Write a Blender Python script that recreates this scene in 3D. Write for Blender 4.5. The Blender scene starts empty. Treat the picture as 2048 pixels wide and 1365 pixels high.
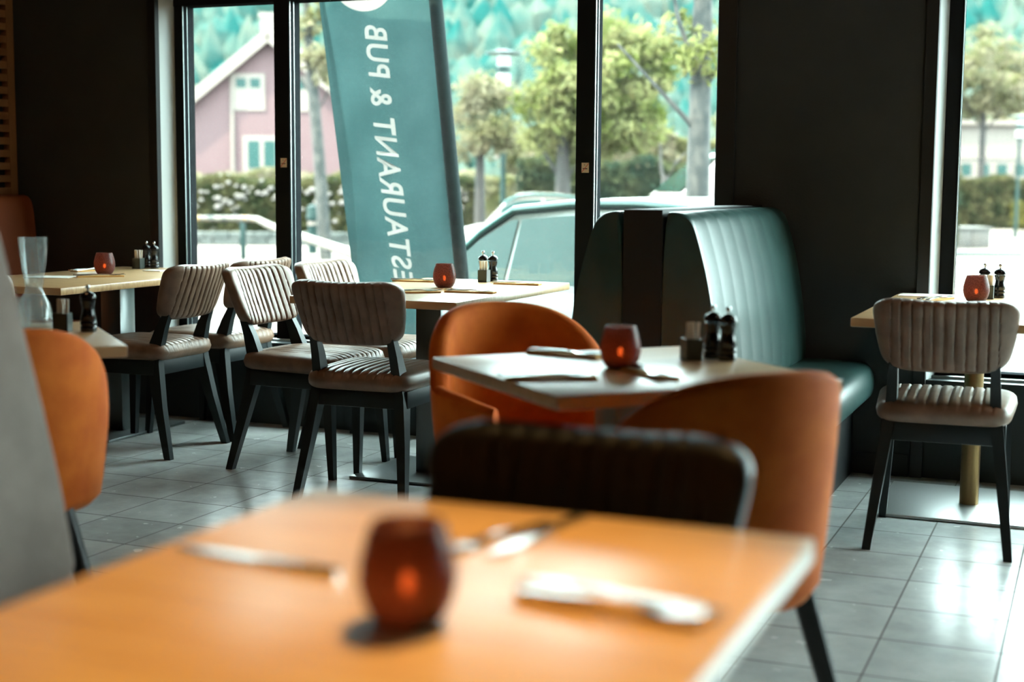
import bpy, bmesh, math, random
from mathutils import Vector, Matrix
random.seed(7)
S = bpy.context.scene
COL = S.collection
PI = math.pi

# ------------------------------------------------------------------ camera
H_CAM = 1.17
YAW, PITCH, ROLL, FPX = .3906, .1094, .0077, 2844.0
cy_, sy_ = math.cos(YAW), math.sin(YAW)
fw = Vector((-sy_*math.cos(PITCH), cy_*math.cos(PITCH), -math.sin(PITCH)))
r0 = Vector((cy_, sy_, 0)); u0 = r0.cross(fw)
rt = r0*math.cos(ROLL) + u0*math.sin(ROLL)
up = u0*math.cos(ROLL) - r0*math.sin(ROLL)
cam = bpy.data.cameras.new('camera')
co = bpy.data.objects.new('camera', cam); COL.objects.link(co)
m = Matrix((rt, up, -fw)).transposed().to_4x4(); m.translation = (0, 0, H_CAM)
co.matrix_world = m
cam.sensor_width = 36.0
cam.lens = FPX/2048*36.0
cam.clip_start, cam.clip_end = .05, 2000
cam.dof.use_dof = True
cam.dof.focus_distance = 5.6
cam.dof.aperture_fstop = 1.9
S.camera = co

# ------------------------------------------------------------------ sky, sun, lamps, exposure
S.view_settings.view_transform = 'Standard'
S.view_settings.look = 'None'
S.view_settings.gamma = 1.0
S.view_settings.use_curve_mapping = False
S.view_settings.exposure = 1.38
S.cycles.use_denoising = True
S.cycles.max_bounces = 10
S.cycles.transparent_max_bounces = 12
S.cycles.sample_clamp_indirect = 6.0
S.cycles.caustics_reflective = False
S.cycles.caustics_refractive = False
world = bpy.data.worlds.new('sky'); S.world = world
world.use_nodes = True
bgn = world.node_tree.nodes['Background']
bgn.inputs['Color'].default_value = (.76, .95, .95, 1)
bgn.inputs['Strength'].default_value = 10.0
def light(name, kind, loc, energy, color, aim=None, **kw):
    l = bpy.data.lights.new(name, kind); l.energy = energy; l.color = color
    for k, v in kw.items(): setattr(l, k, v)
    o = bpy.data.objects.new(name, l); COL.objects.link(o); o.location = loc
    if aim is not None:
        o.rotation_euler = (Vector(aim)-Vector(loc)).to_track_quat('-Z', 'Y').to_euler()
    return o
light('sun', 'SUN', (0, 0, 30), 12.0, (1.0, .86, .68), aim=(9, 12, 8), angle=.01)
light('ceiling_spot_warm', 'SPOT', (-.62, 2.35, 2.75), 165, (1, .6, .2), aim=(-.62, .95, .75), spot_size=math.radians(39), spot_blend=.45, shadow_soft_size=.08)
light('ceiling_lamp_warm', 'AREA', (-3.0, 3.0, 2.8), 2.5, (1, .55, .25), aim=(-3.6, 4.6, 0), size=.4)
light('ceiling_lamp_warm', 'AREA', (.8, 3.9, 2.8), 4, (1, .7, .45), aim=(.0, 5.6, .3), size=.4)

# ------------------------------------------------------------------ materials
def mat(name, col, rough=.5, metal=0, spec=.5, **kw):
    m = bpy.data.materials.new(name); m.use_nodes = True
    b = m.node_tree.nodes['Principled BSDF']
    b.inputs['Base Color'].default_value = (*col, 1)
    b.inputs['Roughness'].default_value = rough
    b.inputs['Metallic'].default_value = metal
    b.inputs['Specular IOR Level'].default_value = spec
    for k, v in kw.items(): b.inputs[k].default_value = v
    return m
def N(m, t, **kw):
    n = m.node_tree.nodes.new(t)
    for k, v in kw.items(): setattr(n, k, v)
    return n
def LK(m, a, b): m.node_tree.links.new(a, b)
def bsdf(m): return m.node_tree.nodes['Principled BSDF']
def mottle(m, c1, c2, scale=8, detail=4, lo=.35, hi=.65, stretch=None, bump=0, bscale=60, coord='Object'):
    """noise between two real colours of the material, optional bump"""
    tc = N(m, 'ShaderNodeTexCoord'); src = tc.outputs[coord]
    if stretch:
        mp = N(m, 'ShaderNodeMapping'); mp.inputs['Scale'].default_value = stretch
        LK(m, src, mp.inputs['Vector']); src = mp.outputs['Vector']
    nz = N(m, 'ShaderNodeTexNoise'); nz.inputs['Scale'].default_value = scale; nz.inputs['Detail'].default_value = detail
    LK(m, src, nz.inputs['Vector'])
    cr = N(m, 'ShaderNodeValToRGB')
    cr.color_ramp.elements[0].position = lo; cr.color_ramp.elements[0].color = (*c1, 1)
    cr.color_ramp.elements[1].position = hi; cr.color_ramp.elements[1].color = (*c2, 1)
    LK(m, nz.outputs['Fac'], cr.inputs['Fac'])
    LK(m, cr.outputs['Color'], bsdf(m).inputs['Base Color'])
    if bump:
        n2 = N(m, 'ShaderNodeTexNoise'); n2.inputs['Scale'].default_value = bscale; n2.inputs['Detail'].default_value = 3
        LK(m, src, n2.inputs['Vector'])
        bp = N(m, 'ShaderNodeBump'); bp.inputs['Strength'].default_value = bump; bp.inputs['Distance'].default_value = .01
        LK(m, n2.outputs['Fac'], bp.inputs['Height']); LK(m, bp.outputs['Normal'], bsdf(m).inputs['Normal'])
    return cr
M = {}
M['wall'] = mat('charcoal_plaster', (.022, .022, .02), .75, spec=.3)
mottle(M['wall'], (.034, .039, .04), (.042, .046, .046), 3, bump=.12, bscale=140)
M['wall_low'] = mat('black_painted_boards', (.009, .016, .017), .55)
M['ceiling'] = mat('dark_ceiling', (.02, .02, .02), .9)
M['sidewall'] = mat('brown_wall', (.035, .03, .026), .85)
M['trim'] = mat('black_trim', (.012, .014, .015), .45)
M['frame'] = mat('dark_aluminium', (.014, .016, .018), .6, spec=0)
M['bead'] = mat('pale_aluminium', (.4, .44, .44), .3, 1)
M['reveal'] = mat('grey_reveal', (.5, .54, .53), .5, 0)
M['wood'] = mat('oak_top', (.6, .38, .19), .3, spec=.5)
mottle(M['wood'], (.47, .27, .12), (.64, .42, .21), 5, 5, .3, .7, stretch=(1.2, 14, 6))
bsdf(M['wood']).inputs['Coat Weight'].default_value = .35
bsdf(M['wood']).inputs['Coat Roughness'].default_value = .34
bsdf(M['wood']).inputs['Coat IOR'].default_value = 1.55
M['leather'] = mat('taupe_leather', (.15, .1, .075), .42)
mottle(M['leather'], (.15, .086, .052), (.225, .135, .088), 14, 4, bump=.06, bscale=220)
M['darkleather'] = mat('dark_brown_leather', (.022, .016, .013), .42)
M['blackwood'] = mat('black_wood', (.006, .011, .012), .45, spec=.35)
M['velvet'] = mat('orange_velvet', (.5, .12, .022), .8, spec=.2)
mottle(M['velvet'], (.58, .105, .009), (.72, .165, .016), 9, 4)
bsdf(M['velvet']).inputs['Sheen Weight'].default_value = .15
bsdf(M['velvet']).inputs['Sheen Roughness'].default_value = .28
bsdf(M['velvet']).inputs['Sheen Tint'].default_value = (1, .55, .25, 1)
M['blackmetal'] = mat('black_metal', (.012, .013, .014), .35)
M['green'] = mat('bottle_green_leather', (.022, .06, .056), .36)
mottle(M['green'], (.022, .062, .058), (.036, .088, .08), 6, 4, bump=.05, bscale=200)
M['plinth'] = mat('black_plinth', (.012, .015, .016), .6)
M['greyfab'] = mat('grey_fabric', (.42, .37, .34), .9, spec=.2)
mottle(M['greyfab'], (.32, .255, .225), (.40, .32, .28), 12, 4)
M['bench'] = mat('rust_leather', (.3, .075, .025), .5)
M['slat'] = mat('warm_wood_slats', (.3, .14, .06), .55)
M['steel'] = mat('brushed_steel', (.55, .57, .57), .42, 1)
M['darksteel'] = mat('dark_steel', (.2, .22, .22), .33, .85)
M['brass'] = mat('aged_brass', (.3, .19, .085), .35, 1)
M['chrome'] = mat('chrome', (.6, .62, .62), .2, 1)
M['blackgloss'] = mat('black_lacquer', (.01, .01, .011), .16)
M['paperw'] = mat('white_paper', (.78, .74, .68), .8)
M['napkin'] = mat('kraft_napkin', (.72, .42, .14), .85)
M['menu'] = mat('cream_card', (.72, .66, .58), .7)
M['sticker'] = mat('cream_sticker', (.7, .58, .45), .7)
M['red'] = mat('red_print', (.6, .06, .03), .6)
M['blackprint'] = mat('black_print', (.02, .02, .02), .6)
M['holder'] = mat('dark_slate_metal', (.06, .075, .07), .4)
M['wax'] = mat('candle_wax', (.75, .6, .42), .6)
M['cup'] = mat('white_glaze', (.75, .74, .7), .2)
M['paving'] = mat('pale_paving', (.37, .28, .235), .9)
mottle(M['paving'], (.34, .26, .215), (.39, .295, .25), .6, 4)
M['stone'] = mat('grey_stone', (.25, .3, .29), .9)
mottle(M['stone'], (.06, .085, .08), (.18, .2, .19), 3, 6)
M['concrete'] = mat('pale_concrete', (.2, .18, .165), .9)
M['curb'] = mat('green_grey_curb', (.06, .11, .1), .9)
M['redhouse'] = mat('red_boarding', (.27, .13, .145), .8)  # red washed out so the colour itself carries the haze
M['white'] = mat('white_paint', (.42, .33, .285), .7)
M['roof'] = mat('roof_slate', (.2, .19, .19), .8)
M['pane'] = mat('dark_window_pane', (.04, .14, .13), .3, spec=.1)
M['birch'] = mat('lichen_bark', (.1, .1, .1), .9)
mottle(M['birch'], (.01, .02, .02), (.10, .10, .09), 11, 6, .42, .6, stretch=(1, 1, .6))
M['bark'] = mat('brown_bark', (.045, .036, .032), .9)
M['greenpost'] = mat('green_painted_metal', (.006, .055, .05), .5, spec=.15)
M['lampglass'] = mat('milky_glass', (.75, .76, .72), .3)
M['carpaint'] = mat('silver_green_paint', (.12, .165, .155), .3, .3)
M['carglass'] = mat('tinted_car_glass', (.02, .14, .125), .08, spec=.25)
M['carwhite'] = mat('white_car_paint', (.44, .35, .31), .25)
M['tyre'] = mat('tyre_rubber', (.02, .02, .02), .8)
M['rail'] = mat('peeling_rail_paint', (.6, .55, .45), .6)
cr = mottle(M['rail'], (.01, .03, .028), (.3, .25, .2), 7, 5, .4, .47)
e = cr.color_ramp.elements.new(.58); e.color = (.32, .26, .21, 1)
e = cr.color_ramp.elements.new(.62); e.color = (.5, .25, .02, 1)
M['yellow'] = mat('yellow_paint', (.5, .25, .02), .6)


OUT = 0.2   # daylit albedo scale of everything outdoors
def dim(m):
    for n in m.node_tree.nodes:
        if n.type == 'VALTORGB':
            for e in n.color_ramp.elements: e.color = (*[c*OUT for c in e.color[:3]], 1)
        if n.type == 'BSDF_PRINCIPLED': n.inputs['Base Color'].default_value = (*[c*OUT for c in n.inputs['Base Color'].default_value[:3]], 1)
def leafmat(name, c1, c2, scale=1.5, trans=.45):
    m = bpy.data.materials.new(name); m.use_nodes = True
    nt = m.node_tree; nt.nodes.remove(nt.nodes['Principled BSDF'])
    out = nt.nodes['Material Output']
    tc = N(m, 'ShaderNodeTexCoord'); nz = N(m, 'ShaderNodeTexNoise')
    nz.inputs['Scale'].default_value = scale; nz.inputs['Detail'].default_value = 5
    LK(m, tc.outputs['Object'], nz.inputs['Vector'])
    cr = N(m, 'ShaderNodeValToRGB')
    cr.color_ramp.elements[0].position = .38; cr.color_ramp.elements[0].color = (*c1, 1)
    cr.color_ramp.elements[1].position = .62; cr.color_ramp.elements[1].color = (*c2, 1)
    LK(m, nz.outputs['Fac'], cr.inputs['Fac'])
    d = N(m, 'ShaderNodeBsdfDiffuse'); t = N(m, 'ShaderNodeBsdfTranslucent'); mx = N(m, 'ShaderNodeMixShader')
    mx.inputs['Fac'].default_value = trans
    LK(m, cr.outputs['Color'], d.inputs['Color']); LK(m, cr.outputs['Color'], t.inputs['Color'])
    LK(m, d.outputs[0], mx.inputs[1]); LK(m, t.outputs[0], mx.inputs[2]); LK(m, mx.outputs[0], out.inputs['Surface'])
    return m
M['leaf'] = leafmat('maple_leaves', (.2, .27, .05), (.7, .68, .32))
M['leaf2'] = leafmat('pale_leaves', (.34, .34, .14), (.7, .62, .42))
M['hedge'] = leafmat('hedge_leaves', (.08, .11, .05), (.26, .24, .11), 2.2)
M['hedge2'] = leafmat('dark_hedge_leaves', (.05, .1, .075), (.17, .19, .09), 1.2)
M['bush'] = leafmat('yellow_green_bush', (.2, .19, .03), (.33, .29, .08), 2)
M['flower'] = leafmat('white_blossom', (.75, .68, .65), (.85, .78, .75), 2)
M['forest'] = leafmat('hillside_forest', (.03, .19, .18), (.24, .30, .25), .16, .2)  # leaf colours shifted to teal to carry the aerial haze
M['banner'] = leafmat('teal_banner_cloth', (.10, .23, .23), (.15, .31, .31), 2.2, .5)
M['letter'] = leafmat('cream_print', (.8, .72, .66), (.86, .78, .72), 2, .6)
M['sleeve'] = mat('dark_pole_sleeve', (.003, .009, .0095), .8, spec=.1)

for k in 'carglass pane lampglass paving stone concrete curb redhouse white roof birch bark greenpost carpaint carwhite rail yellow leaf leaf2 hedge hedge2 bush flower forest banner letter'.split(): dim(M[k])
def floor_mat():
    m = mat('grey_floor_tiles', (.3, .3, .3), .35, spec=.9)
    tc = N(m, 'ShaderNodeTexCoord'); sp = N(m, 'ShaderNodeSeparateXYZ'); LK(m, tc.outputs['Object'], sp.inputs[0])
    def mth(op, a, b=None, c=None):
        n = N(m, 'ShaderNodeMath', operation=op)
        for i, v in enumerate((a, b, c)):
            if v is None: continue
            if isinstance(v, (int, float)): n.inputs[i].default_value = v
            else: LK(m, v, n.inputs[i])
        return n.outputs[0]
    T = .30
    def line(o, off, w):
        f = mth('FRACT', mth('DIVIDE', mth('ADD', o, off), T))
        d = mth('ABSOLUTE', mth('SUBTRACT', f, .5))
        return mth('GREATER_THAN', d, .5-w/T/2)
    gx = line(sp.outputs[0], 2.8797+30, .0055); gy = line(sp.outputs[1], -4.9+30, .0055)
    g = mth('MAXIMUM', gx, gy)
    # one tone per tile
    ix = mth('FLOOR', mth('DIVIDE', mth('ADD', sp.outputs[0], 32.8797), T)); iy = mth('FLOOR', mth('DIVIDE', mth('ADD', sp.outputs[1], 25.1), T))
    cb = N(m, 'ShaderNodeCombineXYZ'); LK(m, ix, cb.inputs[0]); LK(m, iy, cb.inputs[1])
    wn = N(m, 'ShaderNodeTexWhiteNoise'); LK(m, cb.outputs[0], wn.inputs['Vector'])
    nz = N(m, 'ShaderNodeTexNoise'); nz.inputs['Scale'].default_value = 7; nz.inputs['Detail'].default_value = 7; nz.inputs['Roughness'].default_value = .65
    LK(m, tc.outputs['Object'], nz.inputs['Vector'])
    s = mth('ADD', mth('MULTIPLY', nz.outputs['Fac'], .75), mth('MULTIPLY', wn.outputs['Value'], .22))
    cr = N(m, 'ShaderNodeValToRGB')
    cr.color_ramp.elements[0].position = .3; cr.color_ramp.elements[0].color = (.39, .41, .405, 1)
    cr.color_ramp.elements[1].position = .7; cr.color_ramp.elements[1].color = (.62, .635, .62, 1)
    LK(m, s, cr.inputs['Fac'])
    gm = N(m, 'ShaderNodeMix', data_type='RGBA'); gm.inputs[6].default_value = (.1, .095, .09, 1); gm.inputs[7].default_value = (.16, .155, .15, 1)
    # joints running towards the window get a paler colour, painting in their grazing reflection
    LK(m, mth('MULTIPLY', gx, mth('SUBTRACT', 1, gy)), gm.inputs[0])
    mx = N(m, 'ShaderNodeMix', data_type='RGBA'); LK(m, g, mx.inputs[0]); LK(m, cr.outputs['Color'], mx.inputs[6]); LK(m, gm.outputs[2], mx.inputs[7])
    LK(m, mx.outputs[2], bsdf(m).inputs['Base Color'])
    n2 = N(m, 'ShaderNodeTexNoise'); n2.inputs['Scale'].default_value = 16; n2.inputs['Detail'].default_value = 5
    LK(m, tc.outputs['Object'], n2.inputs['Vector'])
    LK(m, mth('MAXIMUM', mth('MULTIPLY_ADD', n2.outputs['Fac'], .18, .15), mth('MULTIPLY', g, .8)), bsdf(m).inputs['Roughness'])
    LK(m, mth('MULTIPLY', mth('SUBTRACT', 1, g), .9), bsdf(m).inputs['Specular IOR Level'])
    bp = N(m, 'ShaderNodeBump'); bp.inputs['Strength'].default_value = .1; bp.inputs['Distance'].default_value = .002
    LK(m, mth('SUBTRACT', mth('MULTIPLY', nz.outputs['Fac'], .1), g), bp.inputs['Height'])
    LK(m, bp.outputs['Normal'], bsdf(m).inputs['Normal'])
    return m
M['floor'] = floor_mat()

def glass_mat(name, tint, gloss, haze):
    m = bpy.data.materials.new(name); m.use_nodes = True; nt = m.node_tree
    nt.nodes.remove(nt.nodes['Principled BSDF']); out = nt.nodes['Material Output']
    t = N(m, 'ShaderNodeBsdfTransparent'); t.inputs['Color'].default_value = (*tint, 1)
    g = N(m, 'ShaderNodeBsdfGlossy'); g.inputs['Roughness'].default_value = .03
    lw = N(m, 'ShaderNodeLayerWeight'); lw.inputs['Blend'].default_value = .5
    pw = N(m, 'ShaderNodeMath', operation='POWER'); pw.inputs[1].default_value = 5; LK(m, lw.outputs['Facing'], pw.inputs[0])
    ml = N(m, 'ShaderNodeMath', operation='MULTIPLY_ADD'); ml.inputs[1].default_value = .45; ml.inputs[2].default_value = .025*gloss; LK(m, pw.outputs[0], ml.inputs[0])
    mx = N(m, 'ShaderNodeMixShader'); LK(m, ml.outputs[0], mx.inputs[0]); LK(m, t.outputs[0], mx.inputs[1]); LK(m, g.outputs[0], mx.inputs[2])
    src = mx.outputs[0]
    if haze:
        tl = N(m, 'ShaderNodeBsdfTranslucent'); tl.inputs['Color'].default_value = (.8, .78, .74, 1)
        m2 = N(m, 'ShaderNodeMixShader'); m2.inputs[0].default_value = haze
        LK(m, src, m2.inputs[1]); LK(m, tl.outputs[0], m2.inputs[2]); src = m2.outputs[0]
    LK(m, src, out.inputs['Surface'])
    return m
M['glass'] = glass_mat('window_glass', (.97, 1, .99), 1, .003)
M['clear'] = glass_mat('clear_table_glass', (.93, .95, .95), 2.2, .07)

def candle_glass():
    m = bpy.data.materials.new('crackled_red_glass'); m.use_nodes = True; nt = m.node_tree
    nt.nodes.remove(nt.nodes['Principled BSDF']); out = nt.nodes['Material Output']
    tc = N(m, 'ShaderNodeTexCoord'); nz = N(m, 'ShaderNodeTexVoronoi'); nz.inputs['Scale'].default_value = 240
    LK(m, tc.outputs['Object'], nz.inputs['Vector'])
    cr = N(m, 'ShaderNodeValToRGB')
    cr.color_ramp.elements[0].position = .1; cr.color_ramp.elements[0].color = (.12, .05, .045, 1)
    cr.color_ramp.elements[1].position = .7; cr.color_ramp.elements[1].color = (.25, .12, .105, 1)
    LK(m, nz.outputs['Distance'], cr.inputs['Fac'])
    t = N(m, 'ShaderNodeBsdfTranslucent'); d = N(m, 'ShaderNodeBsdfPrincipled')
    d.inputs['Roughness'].default_value = .35
    dk = N(m, 'ShaderNodeMix', data_type='RGBA', blend_type='MULTIPLY'); dk.inputs[0].default_value = 1; dk.inputs[7].default_value = (.8, .8, .8, 1)
    LK(m, cr.outputs['Color'], dk.inputs[6]); LK(m, dk.outputs[2], d.inputs['Base Color'])
    LK(m, cr.outputs['Color'], t.inputs['Color'])
    mx = N(m, 'ShaderNodeMixShader'); mx.inputs[0].default_value = .4
    LK(m, t.outputs[0], mx.inputs[1]); LK(m, d.outputs[0], mx.inputs[2])
    tr = N(m, 'ShaderNodeBsdfTransparent'); tr.inputs['Color'].default_value = (.5, .27, .2, 1)
    m2 = N(m, 'ShaderNodeMixShader'); m2.inputs[0].default_value = .24
    LK(m, mx.outputs[0], m2.inputs[1]); LK(m, tr.outputs[0], m2.inputs[2]); LK(m, m2.outputs[0], out.inputs['Surface'])
    return m
M['candle'] = candle_glass()
fl = mat('flame', (1, .5, .1), .5); bsdf(fl).inputs['Emission Color'].default_value = (1, .42, .1, 1); bsdf(fl).inputs['Emission Strength'].default_value = 22
M['flame'] = fl

# ------------------------------------------------------------------ helpers
def obj(name, bm, m, parent=None, smooth=38, label=None):
    if isinstance(bm, bpy.types.Mesh): me = bm
    else:
        bmesh.ops.recalc_face_normals(bm, faces=bm.faces[:])
        me = bpy.data.meshes.new(name); bm.to_mesh(me); bm.free()
    if m is not None and not me.materials: me.materials.append(M[m])
    if smooth:
        for p in me.polygons: p.use_smooth = True
        me.set_sharp_from_angle(angle=math.radians(smooth))
    o = bpy.data.objects.new(name, me); COL.objects.link(o)
    if parent: o.parent = parent
    if label: o['label'] = label
    return o
def tag(o, label, cat, group=None, kind=None):
    o['label'] = label; o['category'] = cat
    if group: o['group'] = group
    if kind: o['kind'] = kind
    return o
def thing(name, label, cat, loc=(0, 0, 0), rz=0, group=None):
    o = bpy.data.objects.new(name, None); COL.objects.link(o); o.empty_display_size = .1
    o.location = loc; o.rotation_euler = (0, 0, rz)
    return tag(o, label, cat, group)
def struct(name, bm, m, parent=None, smooth=0):
    o = obj(name, bm, m, parent, smooth)
    if not parent: o['kind'] = 'structure'
    return o
def dup(root, loc, rz, label, group=None, z=None):
    r = root.copy(); COL.objects.link(r); r.location = loc; r.rotation_euler = (0, 0, rz); r['label'] = label
    if group: r['group'] = group
    for ch in list(root.children):
        c = ch.copy(); COL.objects.link(c); c.parent = r
        for g in ch.children:
            d = g.copy(); COL.objects.link(d); d.parent = c
    return r
def BM(): return bmesh.new()
def box(bm, x0, x1, y0, y1, z0, z1, bev=0, seg=2, mt=None):
    r = bmesh.ops.create_cube(bm, size=1)
    vs = r['verts']
    for v in vs:
        v.co = Vector((x0+(v.co.x+.5)*(x1-x0), y0+(v.co.y+.5)*(y1-y0), z0+(v.co.z+.5)*(z1-z0)))
    if mt is not None:
        for v in vs: v.co = mt @ v.co
    if bev:
        es = list({e for v in vs for e in v.link_edges})
        bmesh.ops.bevel(bm, geom=es, offset=bev, segments=seg, profile=.5, affect='EDGES')
    return bm
def loft(bm, rings, cap=True, closed=True):
    vs = [[bm.verts.new(p) for p in r] for r in rings]
    n = len(rings[0])
    for a, b in zip(vs, vs[1:]):
        for i in range(n if closed else n-1):
            j = (i+1) % n
            bm.faces.new((a[i], a[j], b[j], b[i]))
    if cap:
        bm.faces.new(vs[0][::-1]); bm.faces.new(vs[-1])
    return vs
def leg(bm, stations):
    """square section bar through (x,y,z,hx,hy) stations"""
    loft(bm, [[(x-a, y-b, z), (x+a, y-b, z), (x+a, y+b, z), (x-a, y+b, z)] for x, y, z, a, b in stations])
    return bm
def tube(bm, pts, rad, n=10):
    pts = [Vector(p) for p in pts]; rings = []
    rs = rad if isinstance(rad, (list, tuple)) else [rad]*len(pts)
    for i, p in enumerate(pts):
        t = (pts[min(i+1, len(pts)-1)]-pts[max(i-1, 0)]).normalized()
        a = t.cross(Vector((0, 0, 1)) if abs(t.z) < .9 else Vector((1, 0, 0))).normalized(); b = t.cross(a)
        rings.append([p+a*rs[i]*math.cos(2*PI*k/n)+b*rs[i]*math.sin(2*PI*k/n) for k in range(n)])
    loft(bm, rings); return bm
def lathe(bm, prof, n=28, cx=0, cy=0, cap=True):
    loft(bm, [[(cx+r*math.cos(2*PI*k/n), cy+r*math.sin(2*PI*k/n), z) for k in range(n)] for r, z in prof], cap)
    return bm
def ball(bm, r, c=(0, 0, 0), sub=2, sc=(1, 1, 1)):
    res = bmesh.ops.create_icosphere(bm, subdivisions=sub, radius=r)
    for v in res['verts']: v.co = Vector((v.co.x*sc[0]+c[0], v.co.y*sc[1]+c[1], v.co.z*sc[2]+c[2]))
    return bm

# ------------------------------------------------------------------ the room
YW, YG = 5.89, 6.035                     # inner wall face, glass plane
ZS, ZH, ZT = .40, 2.07, 2.105                      # sill and head of the windows
XL, XA, XB, XR = -4.325, -1.50, -.625, 4.2   # openings: XL..XA and XB..XR
XW0, XW1, YB, ZC = -6.6, 4.5, -3.2, 2.9
b = BM(); box(b, XW0, XW1, YB, YW+.26, -.12, 0); struct('floor', b, 'floor')
b = BM(); box(b, XW0-.2, XW1+.2, YB-.2, YW+.3, ZC, ZC+.15); struct('ceiling', b, 'ceiling')
b = BM(); box(b, XW0-.15, XW0, YB, YW, 0, ZC); struct('wall_left', b, 'sidewall')
b = BM(); box(b, XW1, XW1+.15, YB, YW, 0, ZC); struct('wall_right', b, 'sidewall')
b = BM(); box(b, XW0, XW1, YB-.15, YB, 0, ZC); struct('wall_front', b, 'sidewall')
b = BM()
T2 = YW+.26
box(b, XW0, XL, YW, T2, -.4, ZC); box(b, XA, XB, YW, T2, -.4, ZC); box(b, XR, XW1, YW, T2, -.4, ZC)
box(b, XL, XA, YW, T2, ZT, ZC); box(b, XB, XR, YW, T2, ZT, ZC)
struct('wall_back', b, 'wall')
b = BM(); box(b, XL, XA, YW+.005, T2, -.4, ZS); box(b, XB, XR, YW+.005, T2, -.4, ZS); struct('wall_back_lower', b, 'wall_low')
# casings round the openings
def casing(n, x0, x1, w0, w1):
    b = BM(); box(b, x0-w0, x0+.004, YW-.014, YW+.02, 0, ZC-.02, .003); box(b, x1-.004, x1+w1, YW-.014, YW+.02, 0, ZC-.02, .003)
    box(b, x0-w0, x1+w1, YW-.012, YW+.02, ZT, ZT+.06, .003)
    if n == 2: box(b, x0-w0-.001, x0-.004, YW-.0155, YW-.01, .93, .934); box(b, x0-w0-.001, x0-.004, YW-.0155, YW-.01, 1.03, 1.034)
    struct('trim_%d' % n, b, 'trim')
casing(1, XL, XA, .045, .075); casing(2, XB, XR, .045, .06)
b = BM(); box(b, XA+.06, XB-.05, YW-.012, YW, 0, .09, .003); struct('baseboard_back', b, 'plinth')

def window(n, x0, x1, mull):
    w = bpy.data.objects.new('window_%d' % n, None); COL.objects.link(w); w['kind'] = 'structure'
    b = BM()   # reveal lining
    vs = [(x0, YW+.006), (x0+.012, YG-.03)]
    loft(b, [[(x0-.01, YW+.006, z), (x0+.001, YW+.006, z), (x0+.031, YG-.03, z), (x0-.01, YG-.03, z)] for z in (ZS, ZT)])
    obj('reveal', b, 'reveal', w, 0)
    b = BM()
    fwid = .056
    box(b, x0+.030, x0+.030+fwid, YG-.04, YG+.05, ZS, ZT, .003)
    box(b, x1-.035, x1, YG-.045, YG+.05, ZS, ZT, .003)
    box(b, x0+.030, x1, YG-.045, YG+.05, ZH-.035, ZH+.02, .003)
    obj('frame', b, 'frame', w, 0)
    b = BM(); box(b, x0+.030, x1, YG-.03, YG+.05, ZS, ZS+.028, .003); obj('bottom_rail', b, 'frame', w, 0)
    b = BM(); box(b, x0, x1, YG-.075, YG-.032, ZS-.004, ZS+.012, .003); box(b, x0, x1, YG+.05, YG+.2, ZS-.03, ZS-.01)
    obj('sill', b, 'bead', w, 0)
    b = BM(); xs = [x0+.030+fwid]+[c for c in mull]
    for x in xs:
        e = x if x == xs[0] else x+.042
        box(b, e, e+.003, YG-.050, YG-.043, ZS+.03, ZH-.035); box(b, e, e+.003, YG-.014, YG-.009, ZS+.03, ZH-.035)
    obj('glazing_bead', b, 'bead', w, 0)
    for c in mull:
        b = BM(); box(b, c-.042, c+.042, YG-.055, YG+.05, ZS, ZT, .003); obj('mullion', b, 'frame', w, 0)
    cuts = [x0+.030+fwid]+list(mull)+[x1-.035]
    for a, c in zip(cuts, cuts[1:]):
        b = BM(); box(b, a, c, YG-.003, YG+.003, ZS+.02, ZH-.03); obj('glass', b, 'glass', w, 0)
    return w
window(1, XL, XA, [-3.67, -2.123])
window(2, XB, XR, [.62, 1.85, 3.05])

def no_smoking(x, z, label):
    t = thing('no_smoking_sticker', label, 'sticker', (x, YG-.0565, z))
    b = BM(); box(b, -.017, .017, 0, .0012, -.022, .022); obj('paper', b, 'sticker', t, 0)
    b = BM(); box(b, -.025, .025, -.0005, .0002, -.0014, .0014, mt=Matrix.Rotation(-math.radians(50), 4, 'Y')); obj('red_bar', b, 'red', t, 0, 'red diagonal bar')
    b = BM(); box(b, -.012, .010, -.0003, .0002, -.006, -.002); box(b, -.013, -.008, -.0003, .0002, .006, .009, mt=Matrix.Rotation(.7, 4, 'Y')); obj('cigarette_mark', b, 'blackprint', t, 0)
no_smoking(-3.662, 1.268, 'small cream no-smoking sticker on the post left of the banner')
no_smoking(-2.118, 1.248, 'small cream no-smoking sticker on the post above the green booth')

# ------------------------------------------------------------------ brown ribbed chairs
def pad_grid(nu, nv, fn):
    """closed pad: fn(u,v,side) -> point, u,v in -1..1"""
    bm = BM(); g = {}
    for s in (0, 1):
        for i in range(nu+1):
            for j in range(nv+1):
                edge = i in (0, nu) or j in (0, nv)
                k = (i, j, 0 if edge else s)
                if k not in g: g[k] = bm.verts.new(fn(-1+2*i/nu, -1+2*j/nv, s))
    for s in (0, 1):
        for i in range(nu):
            for j in range(nv):
                q = []
                for (a, c) in ((i, j), (i+1, j), (i+1, j+1), (i, j+1)):
                    edge = a in (0, nu) or c in (0, nv)
                    q.append(g[(a, c, 0 if edge else s)])
                bm.faces.new(q if s else q[::-1])
    return bm
def dens(u):  # push samples towards the rim
    return math.copysign(1-(1-abs(u))**1.0, u)
def rim(u, v, p=9, q=2.6):
    a = max(0, 1-abs(u)**p)**(1/q); c = max(0, 1-abs(v)**p)**(1/q)
    return a*c
def rib(x, half, n, amp):
    if abs(x) > half: return 0
    s = 2*half/n; f = abs(((x+half)/s) % 1.0-.5)*2      # 1 at the seams
    return -amp*max(0, (f-.66)/.34)**1.4
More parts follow.
